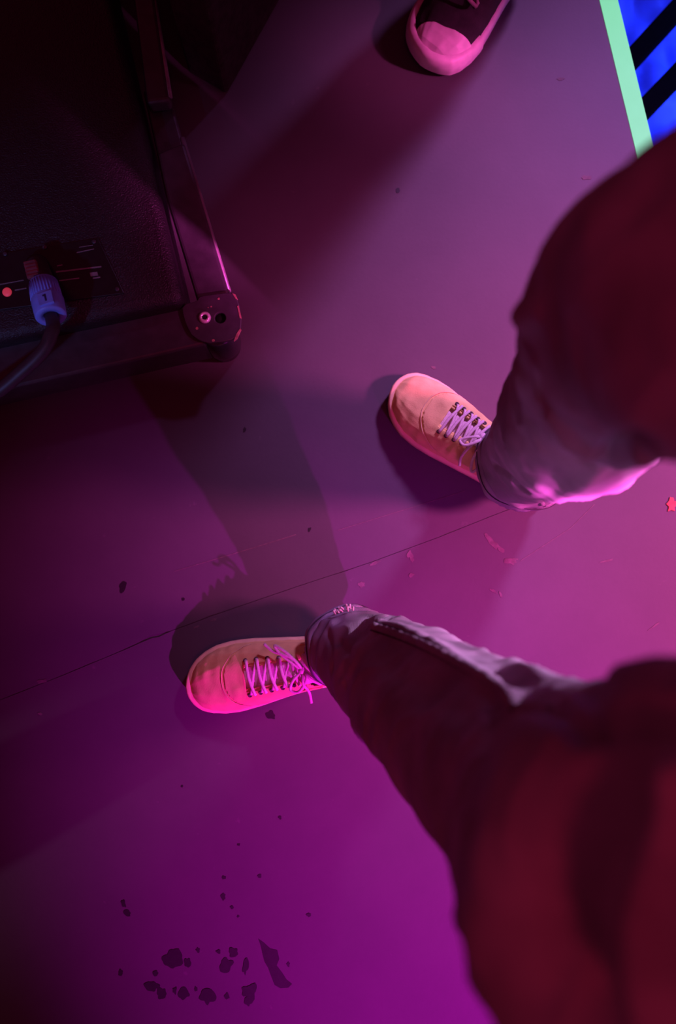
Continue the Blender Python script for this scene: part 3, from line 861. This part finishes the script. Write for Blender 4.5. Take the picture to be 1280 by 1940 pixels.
def seam_strip(name, line, width, rise, m, pucker=0.0, n=90, parent=jeans, shift=0.0):
    """raised welt laid on the cloth along a line"""
    L = catmull([(a, b) for a, b in line], n); V = []; F = []; rows = []
    for (u, v) in L:
        h = hit(u, v)
        if h: rows.append(h)
    # drop sudden jumps in depth
    good = [rows[0]]
    for r in rows[1:]:
        if np.linalg.norm(r[0] - good[-1][0]) < 0.03: good.append(r)
    rows = good; K = len(rows)
    for i, (p, nr) in enumerate(rows):
        t = rows[min(i + 1, K - 1)][0] - rows[max(i - 1, 0)][0]; t /= np.linalg.norm(t) + 1e-9
        nn = nr / np.linalg.norm(nr); s = np.cross(nn, t); s /= np.linalg.norm(s) + 1e-9
        pk = 1 + pucker * math.sin(i * 1.55)
        for (a, b) in ((-1, -.002), (-.75, rise * pk * .8), (0, rise * pk), (.75, rise * pk * .8), (1, -.002)):
            V.append(tuple(p + s * (a * width / 2 + shift) + nn * b))
    for i in range(K - 1):
        for k in range(4): F.append((i * 5 + k, i * 5 + k + 1, (i + 1) * 5 + k + 1, (i + 1) * 5 + k))
    return build(name, V, F, m, parent, PO1)


inL = [(706, 1186), (760, 1204), (820, 1230), (880, 1262), (930, 1290), (955, 1315), (974, 1340)]
seam_strip('inseam', inL, 0.0120, 0.0036, M['denim'], 0.45, 110)
up_ = [(u + 4, v - 8) for u, v in inL]; dn_ = [(u - 4, v + 8) for u, v in inL]
seam_strip('seam_stitch', up_, 0.0016, 0.0012, M['thread'], 0, 110)
seam_strip('seam_stitch', dn_, 0.0022, 0.0010, M['thread'], 0, 110)
seam_strip('inseam', [(992, 1338), (1040, 1345), (1080, 1372), (1105, 1380)], 0.010, 0.0022, M['denim'], 0.3, 50)
inR = [(1024, 955), (1060, 940), (1095, 915), (1120, 890), (1133, 878)]
seam_strip('inseam', inR, 0.009, 0.0026, M['denim'], 0.5, 60)
seam_strip('seam_stitch', [(u - 3, v - 7) for u, v in inR], 0.002, 0.0012, M['thread'], 0, 60)
seam_strip('seam_stitch', [(u + 5, v + 5) for u, v in inR], 0.0014, 0.0012, M['thread'], 0, 60)


# hems: thick turned-up band round each leg opening
def hem(tabrings, m):
    ctr, wid, dirs = tabrings
    c = ctr[1]; w_ = wid[1]; u = dirs[1] / np.linalg.norm(dirs[1]); t = ctr[6] - ctr[0]; t /= np.linalg.norm(t)
    t = t * .5 + np.array((0, 0, .5)); t /= np.linalg.norm(t); u = u - t * np.dot(u, t); u /= np.linalg.norm(u); v = np.cross(t, u)
    V = []; F = []; seg = 64
    prof = [(-.004, 1.00), (-.006, 1.04), (-.002, 1.07), (.010, 1.075), (.018, 1.065), (.022, 1.03), (.020, 0.98)]
    for (d, k) in prof:
        for i in range(seg):
            a = 2 * math.pi * i / seg; fr = 1 + 0.03 * math.sin(5 * a + 1) + 0.035 * noise.noise((a * 3, d * 60, 2.0))
            V.append(tuple(c + t * (d + .004 * noise.noise((math.cos(a) * 3, math.sin(a) * 3, 5))) + w_ * k * fr * (math.cos(a) * u + .95 * math.sin(a) * v)))
    for r in range(len(prof) - 1):
        for i in range(seg): F.append((r * seg + i, r * seg + (i + 1) % seg, (r + 1) * seg + (i + 1) % seg, (r + 1) * seg + i))
    h = build('hem', V, F, m, jeans, PO1)
    st = []
    for i in range(seg + 1):
        a = 2 * math.pi * i / seg; fr = 1.082 * (1 + 0.03 * math.sin(5 * a + 1))
        st.append(c + t * .0125 + w_ * fr * (math.cos(a) * u + .95 * math.sin(a) * v))
    build('hem_stitch', *tube(st, 0.0009, 6), M['thread'], jeans, PO1)
    # sock below the hem
    bot = np.array(c) - np.array((0, 0, c[2] - 0.035))
    return c


hem(cL, M['denim']); hem(cR, M['denim'])
# frayed threads on the worn edge of the left hem
fr_rng = random.Random(3)
for (u, v) in ((640, 1158), (646, 1154), (652, 1153), (658, 1152), (664, 1153), (644, 1160), (651, 1158), (660, 1157), (637, 1163), (669, 1156)):
    h = hit(u, v + 6)
    if h is None: continue
    p = Vector(h[0]); nn_v = Vector(h[1]).normalized()
    d_ = Vector((fr_rng.uniform(-1, .2), fr_rng.uniform(.2, 1), fr_rng.uniform(-.3, .5))).normalized()
    build('frayed_thread', *tube([p + nn_v * .004, p + nn_v * .006 + d_ * .002, p + nn_v * .006 + d_ * .004, p + nn_v * .004 + d_ * .006 + Vector((fr_rng.uniform(-.003, .003), 0, -.002))], 0.0013, 6, 8), M['lace'], jeans, PO1)
for (sh, c) in ((shL, cL), (shR, cR)):
    foot = sh.w3(sh.L * .25, 0, 0.03); an = Vector(c[0][4]); an2 = Vector(c[0][14])
    build('sock', *tube([foot, foot.lerp(an, .5), an, an2], 0.034, 20, 16), M['sock'], person, PO1)

# shirt tail over the waistband
V = []; F = []; seg = 96; rows_ = 26
for i in range(rows_):
    s = i / (rows_ - 1); z = 0.90 + 0.20 * s
    cx = hm[0] + .01 * s
    for k in range(seg):
        a = 2 * math.pi * k / seg
        fl = 1 + (1 - s) * (0.05 * math.sin(9 * a + 2 * s) + 0.03 * math.sin(17 * a + 1))
        rx, ry = .135 * fl, (hw * 1.0) * fl
        V.append((cx + rx * math.cos(a), hm[1] + ry * math.sin(a), z + 0.012 * (1 - s) * math.sin(4 * a)))
for i in range(rows_ - 1):
    for k in range(seg): F.append((i * seg + k, i * seg + (k + 1) % seg, (i + 1) * seg + (k + 1) % seg, (i + 1) * seg + k))
F.append(tuple(range((rows_ - 1) * seg, rows_ * seg)))
sh_o = build('shirt', V, F, M['shirt'], person, PO1)
md = sh_o.modifiers.new('thick', 'SOLIDIFY'); md.thickness = 0.003

# ---------------------------------------------------------------- second person: one worn sneaker and trouser leg at the frame's top
toe2 = px(795, 119, 0.01); h2 = px(797 + 205, 119 - 245, 0.01)
d2 = toe2 - h2
PO2 = Vector((h2.x, h2.y, 0))
p2 = thing('person', 'person in black trousers and a black canvas sneaker with white rubber toe', 'person', PO2)
s2 = Shoe(toe2, d2, 0.315, -1, p2, PO2, wid=1.08, hgt=1.05)
def open2(t, a):
    return (0.04 < t < 0.42 and abs(a - .5) < 0.28) or (0.42 <= t < 0.70 and abs(a - .5) < 0.08)
u2 = s2.patch('sneaker', (0, 1), (0, 1), M['black_canvas'], p2, 0.0, 70, 50, lambda t, a: not open2(t, a), 0.004)
u2['label'] = 'black canvas sneaker with white rubber toe cap and sole'
s2.sole('sole', [(0.0, -0.004), (0.001, 0.003), (0.005, 0.0055), (0.024, 0.006), (0.034, 0.0045), (0.037, 0.0012), (0.037, -0.004)], M['rubber_w'], u2)
def capk(t, a): return t > 0.865 - 0.22 * (a - .5) + 0.25 * (a - .5) ** 2
s2.patch('toe_cap', (0.74, 1), (0, 1), M['rubber_w'], u2, 0.003, 150, 120, capk, 0.003)
# rubber bumper that wraps the toe
V = []; F = []; nn_ = 50
for k in range(nn_ + 1):
    a = -1 + 2 * k / nn_
    tt = 1.0 - 0.26 * abs(a) ** 1.5
    for (z, off) in ((0.006, .007), (0.02, .0095), (0.034, .0085), (0.041, .004), (0.041, -.003)):
        w_ = interp(W_TAB, tt) * s2.wid * (s2.L / .285); c_ = interp(C_TAB, tt) * s2.wid
        sg = 1 if a >= 0 else -1
        V.append(s2.w3(s2.L * tt + off * (1 - abs(a)) , c_ + sg * (w_ + off * min(1, abs(a) * 3)), z + .010 * max(0, (tt - .8) / .2) ** 2))
for k in range(nn_):
    for r in range(4): F.append((k * 5 + r, k * 5 + r + 1, (k + 1) * 5 + r + 1, (k + 1) * 5 + r))
build('toe_bumper', V, F, M['rubber_w'], u2, PO2)
V = []; F = []
for i in range(21):
    t = 0.74 - 0.36 * i / 20
    for j in range(9):
        V.append(s2.surf(t, .5 + (j / 8 - .5) * .26, -0.004 + 0.004 * math.sin(i * .9)))
for i in range(20):
    for j in range(8): F.append((i * 9 + j, i * 9 + j + 1, (i + 1) * 9 + j + 1, (i + 1) * 9 + j))
build('tongue', V, F, M['black_canvas'], u2, PO2)
for i, t in enumerate((.70, .65, .60, .55, .50)):
    s2.lace([(t, .36, .001), (t - .005, .42, .006), (t - .010, .5, .007), (t - .016, .58, .006), (t - .02, .64, .001)], 0.0030, 16, M['black_lace'], u2)
    if i < 4: s2.lace([(t, .64, .001), (t - .01, .57, .005), (t - .03, .5, .005), (t - .045, .43, .005), (t - .05, .36, .001)], 0.0030, 16, M['black_lace'], u2)
kn = s2.surf(.70, .5, .010)
for sg, ln in ((1, .030), (-1, .034)):
    build('lace', *tube([kn, kn + s2.ey * sg * .014 + s2.ex * .010 + Vector((0, 0, .008)), kn + s2.ey * sg * ln + s2.ex * .006 + Vector((0, 0, -.002)), kn + s2.ey * sg * .02 - s2.ex * .008, kn], 0.003, 8, 28), M['black_lace'], u2, PO2)
# trouser leg
ank = s2.w3(s2.L * .27, 0, .08)
out = Vector((0.10, 0.18, 0)) 
cs = [ank, ank + out * .1 + Vector((0, 0, .12)), ank + out * .4 + Vector((0, 0, .40)), ank + out * .9 + Vector((0, 0, .82))]
ctr = catmull(cs, 40); V, F = loft(ctr, list(np.interp(np.linspace(0, 1, 40), [0, .1, .5, 1], [.062, .070, .085, .105])), [np.array((1.0, 0, 0))] * 40, seg=40)
V = [tuple(Vector(v) + Vector(v).normalized() * 0) for v in V]
V = [(v[0] + .006 * noise.noise((v[0] * 14, v[1] * 14, v[2] * 18)), v[1] + .006 * noise.noise((v[0] * 14 + 7, v[1] * 14, v[2] * 18)), v[2]) for v in V]
build('trouser_leg', V, F, M['trouser2'], p2, PO2)
